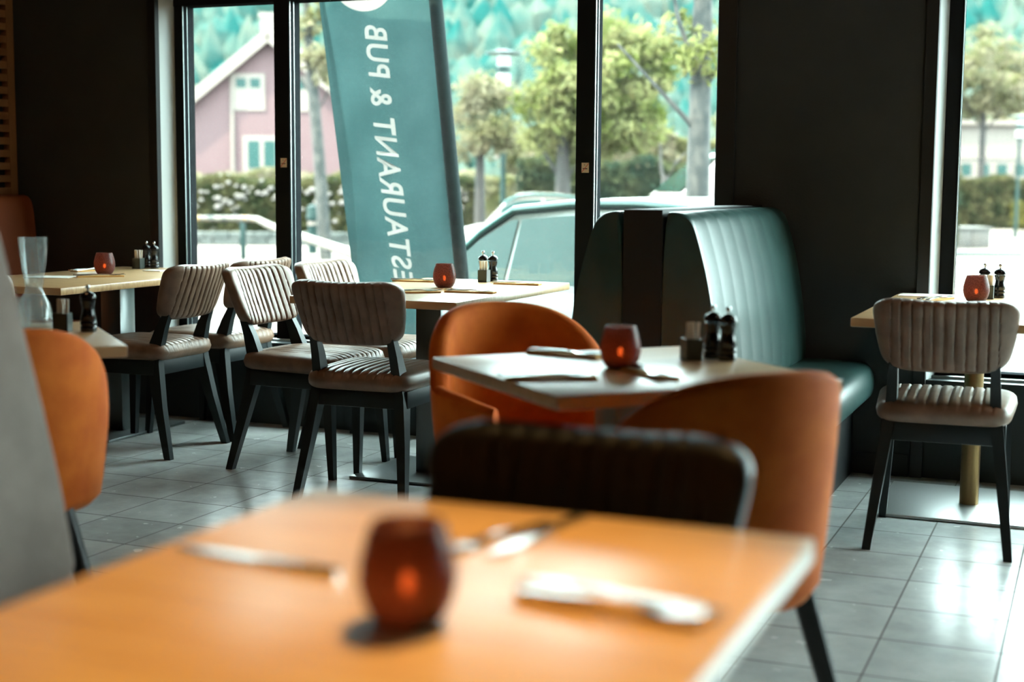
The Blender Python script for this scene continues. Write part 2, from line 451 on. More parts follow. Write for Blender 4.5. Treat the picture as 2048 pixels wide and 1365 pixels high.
def back_fn(u, v, s):
    u = math.copysign(abs(u)**.8, u) if abs(u) > 0 else 0
    v = math.copysign(abs(v)**.8, v) if abs(v) > 0 else 0
    hw = .2265-.036*(.5-.5*v)**1.6
    x = u*(1-.10*abs(v)**8)*hw; vv = v*(1-.17*abs(u)**8)
    z = .703+vv*.118+.012*u*u*(1 if v > 0 else .2)
    t = .036*rim(u, v)
    y = -.228-.085*(z-.60)/.22+.042*(x/.22)**2
    sd = 1 if s else -1
    r = rib(x, .165, 10, .009)*min(1, rim(u, v)*1.2)
    return (x, y+sd*(t+r), z+0*sd)
def seat_fn(u, v, s):
    u = math.copysign(abs(u)**.8, u) if abs(u) > 0 else 0
    v = math.copysign(abs(v)**.8, v) if abs(v) > 0 else 0
    hw = .222+.012*v
    x = u*(1-.09*abs(v)**8)*hw; y = .01+v*(1-.09*abs(u)**8)*.235
    t = .042*rim(u, v)
    r = rib(x, .155, 9, .008)*min(1, rim(u, v)*1.2) if s else 0
    return (x, y, .447+(t+r+.008*(1-u*u)*(1-v*v) if s else -t*.9))
def make_chair():
    t = thing('dining_chair', '', 'chair')
    obj('seat', pad_grid(88, 26, seat_fn), 'leather', t, 60)
    obj('backrest', pad_grid(104, 24, back_fn), 'leather', t, 60)
    b = BM()
    for sx in (-1, 1): box(b, sx*.185-.011, sx*.185+.011, -.17, .2, .352, .416, .003)
    box(b, -.19, .19, .19, .212, .352, .416, .003); box(b, -.175, .175, -.19, -.168, .352, .416, .003)
    obj('seat_frame', b, 'blackwood', t, 30)
    for sx in (-1, 1):
        b = BM(); leg(b, [(sx*.208, .232, 0, .0125, .0125), (sx*.197, .214, .25, .018, .018), (sx*.19, .205, .415, .021, .021)]); obj('leg', b, 'blackwood', t, 30)
        b = BM(); leg(b, [(sx*.218, -.255, 0, .0135, .0155), (sx*.192, -.2, .22, .0175, .022), (sx*.17, -.16, .4, .019, .032), (sx*.162, -.158, .455, .018, .034),
                          (sx*.158, -.19, .55, .016, .024), (sx*.156, -.222, .62, .014, .016), (sx*.152, -.26, .7, .01, .008)])
        obj('leg', b, 'blackwood', t, 30)
    return t
ch0 = make_chair()
CH = 'brown ribbed dining chairs'
def place(first, x, y, rz, label, group):
    if first: ch0.location = (x, y, 0); ch0.rotation_euler = (0, 0, rz); ch0['label'] = label; ch0['group'] = group
    else: dup(ch0, (x, y, 0), rz, label, group)
R = math.radians
place(1, -2.505, 4.76, R(2), 'brown ribbed chair seen from behind at the near end of the banner-side table', CH)
place(0, -2.99, 5.085, R(-93), 'brown ribbed chair on the left side of the banner-side table, nearer of two', CH)
place(0, -2.96, 5.60, R(-93), 'brown ribbed chair on the left side of the banner-side table, nearest the glass', CH)
place(0, -3.86, 5.15, R(91), 'brown ribbed chair tucked in at the right side of the left window table, in front', CH)
place(0, -3.84, 5.64, R(88), 'brown ribbed chair at the left window table, farther one by the glass', CH)
place(0, -.45, 4.90, R(3), 'brown ribbed chair in front of the brass-post table at the right window', CH)
place(0, -.63, 1.53, R(180), 'dark brown chair back pushed against the far side of the foreground table', CH)
ks = [o for o in COL.objects if o.name == 'dining_chair.006'][0]; ks.scale = (1.03, 1.03, 1.015)
for c in ks.children[:2]: c.material_slots[0].link = 'OBJECT'; c.material_slots[0].material = M['darkleather']
place(0, -4.10, 4.60, R(-2), 'brown chair at the near end of the left window table, behind the carafe', CH)

# ------------------------------------------------------------------ orange tub chairs
def tub_shell():
    bm = BM(); n = 96; rings = []
    for i in range(n+1):
        a = -1+2*i/n; th = a*R(128)                # 0 = middle of the back
        c = abs(a)
        top = .632+.203*(1-min(1, c/.62)**2.6)**.6 if c < .62 else .632-.035*((c-.62)/.38)**2
        rx, ry = .238, .225
        fl = .04                                    # outward flare of the top
        def P(off, z, k):
            rr = 1+k
            return Vector((math.sin(th)*(rx*rr+off), -math.cos(th)*(ry*rr+off)+(.02 if c > .7 else 0)*(c-.7)/.3, z))
        h = top; ring = []
        T = .026*(1-.25*max(0, (c-.85)/.15))
        zs = [.385, .40, .5, .6, .7, .8, .93, 1]
        outer = []; inner = []
        for q, zz in enumerate([.375, .40, .47, .55, .64, .73]):
            f = (zz-.375)/(.73-.375)
            z = .375+(h-.02-.375)*f
            k = -.07*(1-f)**2+.07*f+.10*max(0, min(1, (c-.42)/.28))*(1-.3*f)
            outer.append(P(T*(1 if q else .4), z, k)); inner.append(P(-T, z, k))
        k = .075+.07*max(0, min(1, (c-.42)/.28))
        rim_ = [P(T*.8, h-.008, k), P(T*.35, h, k), P(-T*.35, h, k), P(-T*.8, h-.008, k)]
        rings.append(outer+rim_+inner[::-1])
    loft(bm, rings)
    return bm
def make_tub():
    t = thing('tub_chair', '', 'armchair')
    obj('shell', tub_shell(), 'velvet', t, 60)
    b = BM()
    def sf(u, v, s):
        hw = .212; x = u*(1-.14*abs(v)**6)*hw; y = .03+v*(1-.14*abs(u)**6)*.222
        tt = rim(u, v, 8, 2.4)
        return (x, y, .425+(.05*tt+.01*(1-u*u)*(1-v*v) if s else -.045*tt))
    obj('seat', pad_grid(24, 24, sf), 'velvet', t, 60)
    for sx in (-1, 1):
        for sy in (-1, 1):
            b = BM(); tube(b, [(sx*.15, sy*.15, .385), (sx*.235, sy*.225, 0)], [.024, .018], 10); obj('leg', b, 'blackmetal', t, 40)
    return t
tb = make_tub()
TG = 'orange velvet tub chairs'
tb.location = (-.715, 2.70, 0); tb.rotation_euler = (0, 0, R(52)); tb['label'] = 'orange velvet tub chair with its back to the camera, right of the middle table'; tb['group'] = TG
dup(tb, (-1.42, 3.60, 0), R(232), 'orange velvet tub chair facing the camera behind the middle table', TG)
dup(tb, (-2.485, 2.67, 0), R(52), 'orange velvet tub chair at the far left beside the carafe', TG)

# ------------------------------------------------------------------ tables
def table(label, loc, rz, lx, ly, h=.75, base=None, kind='column', bx=.22, by=.29, px=(0, 0), th=.03):
    t = thing('dining_table', label, 'table', loc, rz, 'oak restaurant tables')
    b = BM(); box(b, -lx/2, lx/2, -ly/2, ly/2, h-th, h, .004); obj('tabletop', b, 'wood', t, 30)
    b = BM(); box(b, px[0]-bx, px[0]+bx, px[1]-by, px[1]+by, 0, .012, .003); obj('base_plate', b, 'steel' if kind == 'post' else 'darksteel', t, 30)
    b = BM()
    if kind == 'post': lathe(b, [(.034, .012), (.034, h-th-.006)], 24, px[0], px[1]); obj('post', b, 'brass', t, 40, 'round brass post')
    else: box(b, px[0]-.055, px[0]+.055, px[1]-.055, px[1]+.055, .012, h-th-.006, .003); obj('column', b, 'darksteel', t, 30)
    b = BM(); box(b, px[0]-.12, px[0]+.12, px[1]-.12, px[1]+.12, h-th-.008, h-th); obj('mounting_plate', b, 'blackmetal', t, 0)
    return t
tF = table('oak table filling the foreground with a dark red candle holder on it', (-.645, 1.09, 0), 0, .69, 1.2)
tM = table('oak window table in front of the restaurant banner', (-2.46, 5.2, 0), 0, .69, 1.18, px=(0, -.05), bx=.26, by=.24)
b = BM(); box(b, .0553, .0562, -.03, -.008, .56, .585); obj('white_label', b, 'paperw', tM.children[2], 0, 'small white label on the column')
tL = table('oak table in the far left corner beside the window jamb', (-4.15, 5.17, 0), 0, .72, 1.32, px=(-.09, .27), bx=.16, by=.29)
tC = table('square oak table set at an angle between the orange tub chairs', (-1.0, 3.13, 0), R(46.5), .70, .70, bx=.2, by=.2)
tR = table('oak table at the right window on a round brass post', (-.385, 5.27, 0), 0, .70, 1.2, kind='post', px=(-.015, .15), bx=.31, by=.3)
tN = table('oak table at the far left edge with carafe and pepper mill', (-2.80, 2.98, 0), R(46.5), .70, .70, bx=.2, by=.2)

# ------------------------------------------------------------------ booths
def extrude(bm, prof, ys):
    """profile (x,z) lofted along y; ys = list of (y, scale about centroid)"""
    cx = sum(p[0] for p in prof)/len(prof); cz = sum(p[1] for p in prof)/len(prof)
    loft(bm, [[(cx+(x-cx)*s, y, cz+(z-cz)*s) for x, z in prof] for y, s in ys])
    return bm
def smoothp(pts, n=2):
    for _ in range(n):
        q = []
        for a, c in zip(pts, pts[1:]+pts[:1]):
            q += [(a[0]*.75+c[0]*.25, a[1]*.75+c[1]*.25), (a[0]*.25+c[0]*.75, a[1]*.25+c[1]*.75)]
        pts = q
    return pts
def channels(y0, y1, n, r=.02, d=.012):
    ys = [(y0, 1-r*1.6), (y0+r*.35, 1-r*.5), (y0+r, 1)]
    for k in range(1, n):
        y = y0+(y1-y0)*k/n; ys += [(y-.012, 1), (y, 1-d), (y+.012, 1)]
    ys += [(y1-r, 1), (y1-r*.35, 1-r*.5), (y1, 1-r*1.6)]
    return ys
t = thing('booth_bench', 'bottle green leather back-to-back booth against the dark pier', 'booth', (-1.365, 4.42, 0))
Y1 = YW-.02-4.42
bp = [(.065, .40), (.27, .41), (.262, .6), (.225, .85), (.185, 1.0), (.16, 1.07), (.11, 1.09), (.065, 1.085)]
b = BM(); extrude(b, smoothp(bp), channels(0, Y1, 9)); obj('backrest', b, 'green', t, 50)
b = BM(); extrude(b, smoothp([(-x, z) for x, z in bp]), channels(0, Y1, 9)); obj('backrest', b, 'green', t, 50)
b = BM(); box(b, -.066, .066, -.004, Y1, 0, 1.094, .004); obj('centre_panel', b, 'plinth', t, 30)
sp_ = [(.066, .32), (.5, .30), (.545, .33), (.55, .40), (.53, .455), (.46, .47), (.066, .465)]
for sg in (1, -1):
    b = BM(); extrude(b, smoothp([(sg*x, z) for x, z in sp_]), channels(.0, Y1, 1)); obj('seat', b, 'green', t, 50)
    b = BM(); box(b, *sorted((sg*.068, sg*.465)), .02, Y1, 0, .325); obj('plinth', b, 'plinth', t, 0)
# rust banquette in the far left corner
t = thing('banquette', 'rust orange banquette under the wood slats in the far left corner', 'bench', (-5.15, 4.6, 0))
L_ = YW-.02-4.6
b = BM(); extrude(b, smoothp([(-.015, .38), (.10, .40), (.09, .6), (.07, .9), (.055, 1.06), (.03, 1.10), (-.015, 1.10)]), channels(0, L_, 1)); obj('backrest', b, 'bench', t, 50)
b = BM(); extrude(b, smoothp([(.0, .32), (.42, .31), (.46, .40), (.42, .47), (.0, .47)]), channels(0, L_, 1)); obj('seat', b, 'bench', t, 50)
b = BM(); box(b, -.012, .36, .02, L_, 0, .32); obj('plinth', b, 'plinth', t, 0)
t = thing('slatted_screen', 'warm wood slatted screen standing behind the rust banquette', 'screen', (-5.17, 4.6, 0))
b = BM(); box(b, -.1, -.06, 0, L_, 0, 2.5); obj('backing_board', b, 'plinth', t, 0)
b = BM(); box(b, -.06, -.02, L_-.05, L_, 1.08, 2.5); box(b, -.06, -.02, 0, .05, 1.08, 2.5)
for k in range(22): box(b, -.058, -.022, .05, L_-.05, 1.1+k*.064, 1.1+k*.064+.036)
obj('slats', b, 'slat', t, 0)
# grey high-backed bench at the left edge
t = thing('high_back_bench', 'pale grey upholstered high bench back at the left edge of the foreground', 'bench', (-1.765, .7, 0))
L_ = 1.3
b = BM(); extrude(b, smoothp([(-.2, .36), (.115, .40), (.08, .62), (-.025, 1.0), (-.06, 1.12), (-.10, 1.18), (-.2, 1.18)]), channels(0, L_, 1, .015)); obj('backrest', b, 'greyfab', t, 50)
b = BM(); extrude(b, smoothp([(-.18, .3), (.38, .3), (.42, .38), (.38, .45), (-.18, .45)]), channels(0, L_, 1, .015)); obj('seat', b, 'greyfab', t, 50)
b = BM(); box(b, -.19, .33, .02, L_-.02, 0, .31); obj('plinth', b, 'plinth', t, 0)

# ------------------------------------------------------------------ tableware
TZ = .7503
def make_candle():
    t = thing('candle_holder', '', 'candle holder')
    out = [(.027, 0), (.034, .003), (.043, .019), (.0478, .040), (.0465, .058), (.0415, .079), (.0355, .097)]
    inn = [(r-.004, max(z, .007)) for r, z in out[::-1]]
    b = BM(); lathe(b, out+inn, 36); obj('glass_body', b, 'candle', t, 60)
    b = BM(); lathe(b, [(.018, .008), (.018, .026)], 20); obj('wax', b, 'wax', t, 40)
    b = BM(); ball(b, .0062, (0, 0, .038), 2, (1, 1, 1.7)); obj('flame', b, 'flame', t)
    return t
cd = make_candle(); CG = 'red glass candle holders'
def candle(x, y, label, first=False):
    if first: cd.location = (x, y, TZ); cd['label'] = label; cd['group'] = CG
    else: dup(cd, (x, y, TZ), random.uniform(0, 6), label, CG)
candle(-.601, 1.20, 'dark red candle holder standing on the foreground table', True)
candle(-4.20, 5.30, 'pinkish red candle holder on the far left window table')
candle(-2.476, 5.28, 'crackled copper red candle holder on the banner-side table')
candle(-1.013, 3.12, 'dark red candle holder on the angled middle table')
candle(-.416, 5.56, 'glowing red candle holder on the right window table')
def make_mill():
    t = thing('pepper_mill', '', 'pepper mill')
    b = BM(); lathe(b, [(.021, 0), (.0225, .004), (.0225, .014), (.0205, .017), (.0225, .020), (.0225, .027), (.0205, .030), (.0225, .034), (.018, .055), (.016, .066), (.019, .080), (.0205, .084), (.0205, .088)], 28); obj('body', b, 'blackgloss', t, 40)
    b = BM(); lathe(b, [(.016, .089), (.022, .092), (.0228, .099), (.018, .107), (.009, .112), (.006, .114)], 28); obj('cap', b, 'blackgloss', t, 40)
    b = BM(); lathe(b, [(.0032, .113), (.003, .119), (.0062, .122), (.0066, .127), (.004, .131)], 16); obj('knob', b, 'chrome', t, 50, 'small chrome knob')
    return t
ml = make_mill(); MG = 'black salt and pepper mills'
def mill(x, y, label, first=False):
    if first: ml.location = (x, y, TZ); ml['label'] = label; ml['group'] = MG
    else: dup(ml, (x, y, TZ), 0, label, MG)
mill(-4.318, 5.77, 'left one of two black mills on the far left window table', True)
mill(-4.262, 5.755, 'right one of two black mills on the far left window table')
mill(-2.502, 5.735, 'left one of two black mills on the banner-side table')
mill(-2.448, 5.72, 'right one of two black mills on the banner-side table')
mill(-.867, 3.40, 'left one of two black mills on the angled middle table')
mill(-.822, 3.37, 'right one of two black mills on the angled middle table')
mill(-.405, 5.80, 'left black mill half hidden behind the right window candle')
mill(-.348, 5.79, 'right one of two black mills on the right window table')
mill(-2.62, 3.23, 'black mill on the far left table beside the carafe')
def make_holder():
    t = thing('sachet_holder', '', 'sachet holder')
    b = BM(); w = .021; box(b, -w, w, -w, w, 0, .003)
    for s in (-1, 1):
        box(b, *sorted((s*w, s*(w-.0025))), -w, w, 0, .052); box(b, -w, w, *sorted((s*w, s*(w-.0025))), 0, .052)
    obj('cup', b, 'holder', t, 0)
    return t
hd = make_holder(); HG = 'dark square sachet holders'
b = BM(); box(b, -.0045, .0045, -.0018, .0018, 0, .088, .001); sach = obj('paper_sachet', b, 'paperw', None, 0)
nS = [0]
def holder(x, y, rz, where, first=False):
    lab = 'dark square sachet holder beside the mills on the '+where
    if first: hd.location = (x, y, TZ); hd.rotation_euler = (0, 0, rz); hd['label'] = lab; hd['group'] = HG
    else: dup(hd, (x, y, TZ), rz, lab, HG)
    for k in range(6):
        o = sach if nS[0] == 0 else sach.copy()
        if nS[0]: COL.objects.link(o)
        nS[0] += 1
        a = Vector(((k % 3-1)*.0105, (k//3-.5)*.012, 0)); a.rotate(Matrix.Rotation(rz, 3, 'Z'))
        o.location = (x+a.x, y+a.y, TZ+.0033); o.rotation_euler = (random.uniform(-.06, .06), random.uniform(-.06, .06), rz+random.uniform(-.2, .2))
        tag(o, 'white paper sachet standing in the dark holder on the '+where, 'sachet', 'sachets on the '+where)
holder(-4.315, 5.70, .1, 'far left window table', True)
holder(-2.462, 5.655, 0, 'banner-side table')
holder(-.905, 3.345, R(40), 'angled middle table')
holder(-.385, 5.715, 0, 'right window table')
holder(-2.685, 3.20, R(20), 'far left table')

def strip(bm, st):
    """flat piece along +x through (x, halfwidth, z, thickness)"""
    loft(bm, [[(x, -w, z), (x, w, z), (x, w, z+t), (x, -w, z+t)] for x, w, z, t in st])
b = BM(); strip(b, [(-.105, .004, .0, .002), (-.10, .008, .0, .003), (-.04, .006, .003, .003), (.0, .004, .006, .003), (.03, .004, .005, .003), (.042, .009, .003, .002), (.055, .012, .002, .002), (.062, .0125, .002, .002)])
for k in range(4):
    y = -.0105+k*.007; loft(b, [[(x, y-.0018, z), (x, y+.0018, z), (x, y+.0018, z+.0016), (x, y-.0018, z+.0016)] for x, z in ((.06, .002), (.08, .003), (.1, .006))])
fork0 = obj('fork', b, 'chrome', None, 40)
b = BM(); strip(b, [(-.115, .006, 0, .004), (-.11, .009, 0, .006), (-.05, .008, 0, .006), (-.01, .0065, .001, .005)]); 
strip(b, [(-.012, .006, .002, .0025), (0, .009, .002, .002), (.06, .0105, .002, .0018), (.095, .008, .002, .0016), (.112, .002, .002, .0014)])
knife0 = obj('knife', b, 'chrome', None, 40)
b = BM(); box(b, -.10, .10, -.028, .028, 0, .003, .001); box(b, -.099, .101, -.027, .026, .003, .006, .001)
nap0 = obj('napkin', b, 'napkin', None, 0)
used = {}
def put(src, x, y, z, rz, label, cat, group):
    o = src if src.name not in used else src.copy()
    if src.name in used: COL.objects.link(o)
    used[src.name] = 1
    o.location = (x, y, z); o.rotation_euler = (0, 0, rz); return tag(o, label, cat, group)
def setting(x, y, rz, where, pieces='fk'):
    put(nap0, x, y, TZ, rz, 'folded kraft napkin under cutlery '+where, 'napkin', 'kraft napkins')
    d = Vector((-math.sin(rz), math.cos(rz)))
    if 'k' in pieces: put(knife0, x+d.x*.0145, y+d.y*.0145, TZ+.0062, rz, 'steel knife on the napkin '+where, 'knife', 'table knives')
    if 'f' in pieces: put(fork0, x-d.x*.0145, y-d.y*.0145, TZ+.0062, rz, 'steel fork on the napkin '+where, 'fork', 'table forks')
setting(-4.09, 5.13, R(45), 'nearest the chair side of the far left window table')
setting(-4.40, 5.45, R(80), 'behind the candle on the far left window table')
setting(-2.73, 5.53, R(10), 'left of the candle on the banner-side table')
setting(-2.45, 4.95, R(38), 'behind the chair at the near end of the banner-side table')
setting(-2.26, 5.06, R(5), 'near the front right of the banner-side table')
setting(-2.27, 5.57, R(5), 'right of the mills on the banner-side table')
setting(-1.21, 3.29, R(-10), 'left of the candle on the angled middle table')
setting(-.915, 3.03, R(-48), 'right of the candle on the angled middle table')
setting(-1.09, 2.87, R(30), 'at the near corner of the angled middle table')
setting(-.56, 5.56, R(70), 'left of the candle on the right window table')
setting(-.43, 1.32, R(-6), 'right of the candle on the foreground table')
put(knife0, -.855, 1.325, TZ, R(174), 'steel knife lying left of the candle on the foreground table', 'knife', 'table knives')
put(fork0, -.645, 1.53, TZ, R(254), 'steel fork lying behind the candle on the foreground table', 'fork', 'table forks')
put(knife0, -.605, 1.56, TZ, R(262), 'steel knife lying behind the candle on the foreground table', 'knife', 'table knives')
b = BM(); box(b, -.105, .105, -.075, .075, 0, .002); cards = obj('menu_card', b, 'menu', None, 0)
put(cards, -.615, 5.77, TZ, R(0), 'cream menu card by the jamb on the right window table', 'card', None)
b = BM(); box(b, -.05, .05, -.035, .035, 0, .004); o = obj('coaster_card', b, 'paperw', None, 0); o.location = (-4.14, 5.60, TZ); tag(o, 'small white card in front of the mills on the far left window table', 'card')
b = BM(); box(b, -.1, .1, -.07, .07, 0, .0015); o = obj('paper_sheet', b, 'paperw', None, 0); o.location = (-4.27, 5.02, TZ); o.rotation_euler = (0, 0, R(20)); tag(o, 'white paper sheet in front of the candle on the far left window table', 'paper')
# carafe, tumbler, cup
t = thing('carafe', 'clear glass carafe with a flared neck on the far left table', 'carafe', (-2.80, 3.22, TZ))
pr_ = [(.05, 0), (.054, .01), (.052, .035), (.042, .075), (.028, .105), (.024, .118), (.027, .14), (.034, .18), (.0385, .23), (.0395, .262)]
b = BM(); lathe(b, pr_+[(r-.0025, max(z, .006)) for r, z in pr_[::-1]], 36); obj('glass_body', b, 'clear', t, 60)
t = thing('tumbler', 'clear drinking glass in front of the carafe on the far left table', 'glass', (-2.755, 3.10, TZ))
pr_ = [(.03, 0), (.033, .004), (.037, .1)]
b = BM(); lathe(b, pr_+[(r-.002, max(z, .006)) for r, z in pr_[::-1]], 32); obj('glass_body', b, 'clear', t, 60)
t = thing('cup', 'white cup left of the carafe on the far left table', 'cup', (-2.87, 3.13, TZ))
pr_ = [(.026, 0), (.034, .01), (.04, .04), (.041, .075)]
b = BM(); lathe(b, pr_+[(r-.003, max(z, .006)) for r, z in pr_[::-1]], 32); obj('bowl', b, 'cup', t, 60)

# ------------------------------------------------------------------ outdoors
GZ = -.4
FY = (cy_, sy_)      # screen-parallel direction on the ground
b = BM(); box(b, -400, 300, T2+.001, 700, GZ-.3, GZ); o = struct('ground', b, 'paving')
# banner
t = thing('feather_flag', 'tall teal restaurant flag leaning outside the window between the posts', 'flag', (-3.4, 6.75, GZ))
def fl_l(z): return -3.876+(2.141-z)*.131+.03*math.sin((z-1)*2.0)
def fl_r(z): return -3.255+(2.115-z)*.109
def wave(f, z): return .055*math.sin(f*5+z*1.7)*(1-f)+.012*math.sin(f*9-z*4)
def cloth(f0, f1, z0, z1, off, nf=24, nz=40):
    bm = BM(); g = {}
    for i in range(nf+1):
        for j in range(nz+1):
            z = z0+(z1-z0)*j/nz; f = f0+(f1-f0)*i/nf
            x = fl_l(z)+(fl_r(z)-fl_l(z))*f
            g[i, j] = bm.verts.new((x+3.4, wave(f, z)+off, z-GZ))
    for i in range(nf):
        for j in range(nz): bm.faces.new((g[i, j], g[i+1, j], g[i+1, j+1], g[i, j+1]))
    return bm
b = BM()
tube(b, [(fl_r(z)+.036+3.4, .0, z-GZ) for z in (.25, 1, 1.6, 2.2, 2.75)], .036, 14); obj('pole_sleeve', b, 'sleeve', t, 60)
b = BM(); tube(b, [(fl_r(.26)+.036+3.4, 0, .26-GZ), (fl_r(-.34)+.036+3.4, 0, .05)], .014, 10); obj('pole', b, 'darksteel', t, 40)
b = BM(); lathe(b, [(.2, 0), (.2, .04), (.05, .07), (.03, .12)], 24, fl_r(-.34)+.036+3.4, 0); obj('base', b, 'plinth', t, 30)
def lay(x, z, off=0): # put a print point on the waving cloth
    ff = (x-fl_l(z))/(fl_r(z)-fl_l(z)); return (x+3.4, wave(ff, z)+off, z-GZ)
c = bpy.data.curves.new('lettering', 'FONT'); c.body = 'RESTAURANT & PUB'; c.size = 1; c.offset = .02; c.space_character = 1.1; c.resolution_u = 5
o = bpy.data.objects.new('tmp_text', c); COL.objects.link(o)
dg = bpy.context.evaluated_depsgraph_get(); dg.update()
me = bpy.data.meshes.new_from_object(o.evaluated_get(dg)); bpy.data.objects.remove(o)
xs = [v.co.x for v in me.vertices]; ys = [v.co.y for v in me.vertices]
x0, x1, y0, y1 = min(xs), max(xs), min(ys), max(ys)
pv, pf = [], []
for v in me.vertices:
    f = (v.co.x-x0)/(x1-x0); g = (v.co.y-y0)/(y1-y0)
    z = .555+(1.995-.555)*f; x = -3.558+(1.949-z)*.121+(g-.5)*.128
    pv.append(Vector((x, z-(g-.5)*.015)))
pf = [list(p.vertices)[::-1] for p in me.polygons]; nT = len(pf)
k0 = len(pv); pv += [Vector((-3.625+.165*math.cos(2*PI*k/48), 2.235+.165*math.sin(2*PI*k/48))) for k in range(48)]; pf.append(list(range(k0, k0+48)))
z0, z1 = .28, 2.75
for i in range(19):
    for j in range(41):
        z = z0+(z1-z0)*j/40; pv.append(Vector((fl_l(z)+(fl_r(z)-fl_l(z))*i/18, z)))
from mathutils.geometry import delaunay_2d_cdt
ov, oe, of = delaunay_2d_cdt(pv, [], pf, 0, 1e-5)[:3]
def inside(q):
    if (q-Vector((-3.625, 2.235))).length < .165: return 'white_disc'
    for fc in pf[:nT]:
        k = len(fc); sg = [(pv[fc[(i+1) % k]]-pv[fc[i]]).cross(q-pv[fc[i]]) for i in range(k)]
        if all(v > 0 for v in sg) or all(v < 0 for v in sg): return 'lettering'
    return 'cloth'
parts = {'cloth': BM(), 'lettering': BM(), 'white_disc': BM()}; vm = {k: {} for k in parts}
for fc in of:
    k = inside(sum((ov[q] for q in fc), Vector((0, 0)))/len(fc)); b = parts[k]
    b.faces.new([vm[k].setdefault(q, None) or vm[k].__setitem__(q, b.verts.new(lay(*ov[q]))) or vm[k][q] for q in fc])
obj('cloth', parts['cloth'], 'banner', t, 60)
obj('lettering', parts['lettering'], 'letter', t, 60, 'pale mirrored words RESTAURANT & PUB')
obj('white_disc', parts['white_disc'], 'letter', t, 60, 'white disc above the words')

# foliage
def leafcloud(n, sampler, size, droop=.3):
    verts, faces = [], []
    for _ in range(n):
        c, nrm = sampler()
        s = size*random.uniform(.6, 1.3)
        d = Vector((random.gauss(0, 1), random.gauss(0, 1), random.gauss(0, 1)))
        nn = (nrm+d*1.0).normalized()
        a = nn.cross(Vector((random.gauss(0, 1), random.gauss(0, 1), random.gauss(0, 1)))).normalized(); bb = nn.cross(a)
        k = len(verts)
        verts += [c-a*s, c-bb*s*.55+nn*s*.12, c+a*s-Vector((0, 0, s*droop)), c+bb*s*.55+nn*s*.12]
        faces.append((k, k+1, k+2, k+3))
    me = bpy.data.meshes.new('foliage'); me.from_pydata([tuple(v) for v in verts], [], faces); return me
def crown_sampler(blobs):
    w = [b_[1]**2 for b_ in blobs]
    def f():
        c, r, sq = random.choices(blobs, w)[0]
        d = Vector((random.gauss(0, 1), random.gauss(0, 1), random.gauss(0, 1))).normalized()
        rr = r*random.uniform(.35, 1.25)
        return Vector(c)+Vector((d.x*rr, d.y*rr, d.z*rr*sq)), (d+Vector((0, 0, .5))).normalized()
    return f
def tree(label, x, y, h, trunk_r, crown, leafn, leafs, leafm='leaf', bark='bark', lean=(0, 0), branches=(), group=None, cat='tree', z0=GZ):
    t = thing('street_tree', label, cat, (x, y, z0), 0, group)
    b = BM()
    tube(b, [(0, 0, 0), (lean[0]*.3, lean[1]*.3, h*.35), (lean[0]*.7, lean[1]*.7, h*.7), (lean[0], lean[1], h)], [trunk_r*1.15, trunk_r, trunk_r*.85, trunk_r*.4], 10)
    for p in branches: tube(b, p, [trunk_r*.28, trunk_r*.2, trunk_r*.1][:len(p)], 6)
    obj('trunk', b, bark, t, 60)
    if leafn: obj('crown', leafcloud(leafn, crown_sampler(crown), leafs), leafm, t, 0)
    return t
def sx(d): return Vector((cy_*d, sy_*d, 0))
def cblobs(n, rx, rz, zc, r, depth=.8, seed=1, cx=0):
    random.seed(seed); out = []
    for _ in range(n):
        while True:
            a, c, e_ = random.uniform(-1, 1), random.uniform(-1, 1), random.uniform(-1, 1)
            if a*a+c*c+e_*e_ < 1: break
        p = sx(a*rx+cx)+Vector((-sy_*c*rx*depth, cy_*c*rx*depth, zc+e_*rz)); out.append((p, r*random.uniform(.7, 1.3), .7))
    return out
tree('leafy maple with a broad pale yellow-green crown behind the right post', -10.0, 26.9, 3.0, .16, cblobs(95, 1.45, 1.5, 3.5, .36, seed=3, cx=.6), 15000, .08,
     branches=[((0, 0, 1.6), (.5, .3, 2.4), (1.0, .6, 3.2)), ((0, 0, 1.6), (-.5, -.2, 2.5), (-.9, -.4, 3.3))])
tree('smaller pale tree seen just right of the flag', -13.0, 29.6, 3.0, .12, cblobs(26, .65, 1.25, 2.9, .36, seed=5), 3400, .075, 'leaf2')
tree('slim lichen-grey trunk of a tree at the left edge of the flag', -14.75, 25.7, 6.2, .12, cblobs(18, .6, 1.3, 5.0, .3, seed=8), 900, .1, 'leaf2', 'birch', (-.45, -.1),
     branches=[((-.2, 0, 3.2), (-.6, -.2, 3.9), (-.9, -.3, 4.6)), ((-.2, 0, 3.0), (.2, .1, 3.7), (.4, .2, 4.4))])
tree('grey trunk with sparse leafy branches beside the pier', -3.70, 13.75, 4.6, .115, cblobs(16, .45, .65, 3.1, .16, seed=11), 620, .055, 'leaf', 'birch', (.0, 0.1),
     branches=[((0, 0, 2.1), (-.35, -.15, 2.5), (-.75, -.3, 2.95)), ((0, 0, 2.4), (.25, .1, 2.9), (.4, .15, 3.4)), ((0, 0, 2.6), (-.2, -.1, 3.2), (-.3, -.1, 3.7))])
tree('bare stubby pollarded tree between the maple and the grey trunk', -6.85, 23.4, 1.75, .13, [], 0, .1, branches=[((0, 0, 1.6), (.15, .06, 1.95), (.32, .13, 2.15)), ((0, 0, 1.5), (-.08, 0, 1.9), (-.1, 0, 2.3))])
tree('slender tree with a pale crown outside the right window', -4.6, 61.3, 6.0, .14, cblobs(44, 3.1, 1.7, 6.2, .6, seed=13, cx=.9), 6500, .14, 'leaf2', branches=[((0, 0, 3.8), (.9, .4, 5.0), (2.2, .9, 6.0)), ((0, 0, 3.9), (-.7, -.3, 5.1), (-1.4, -.6, 6.1))])
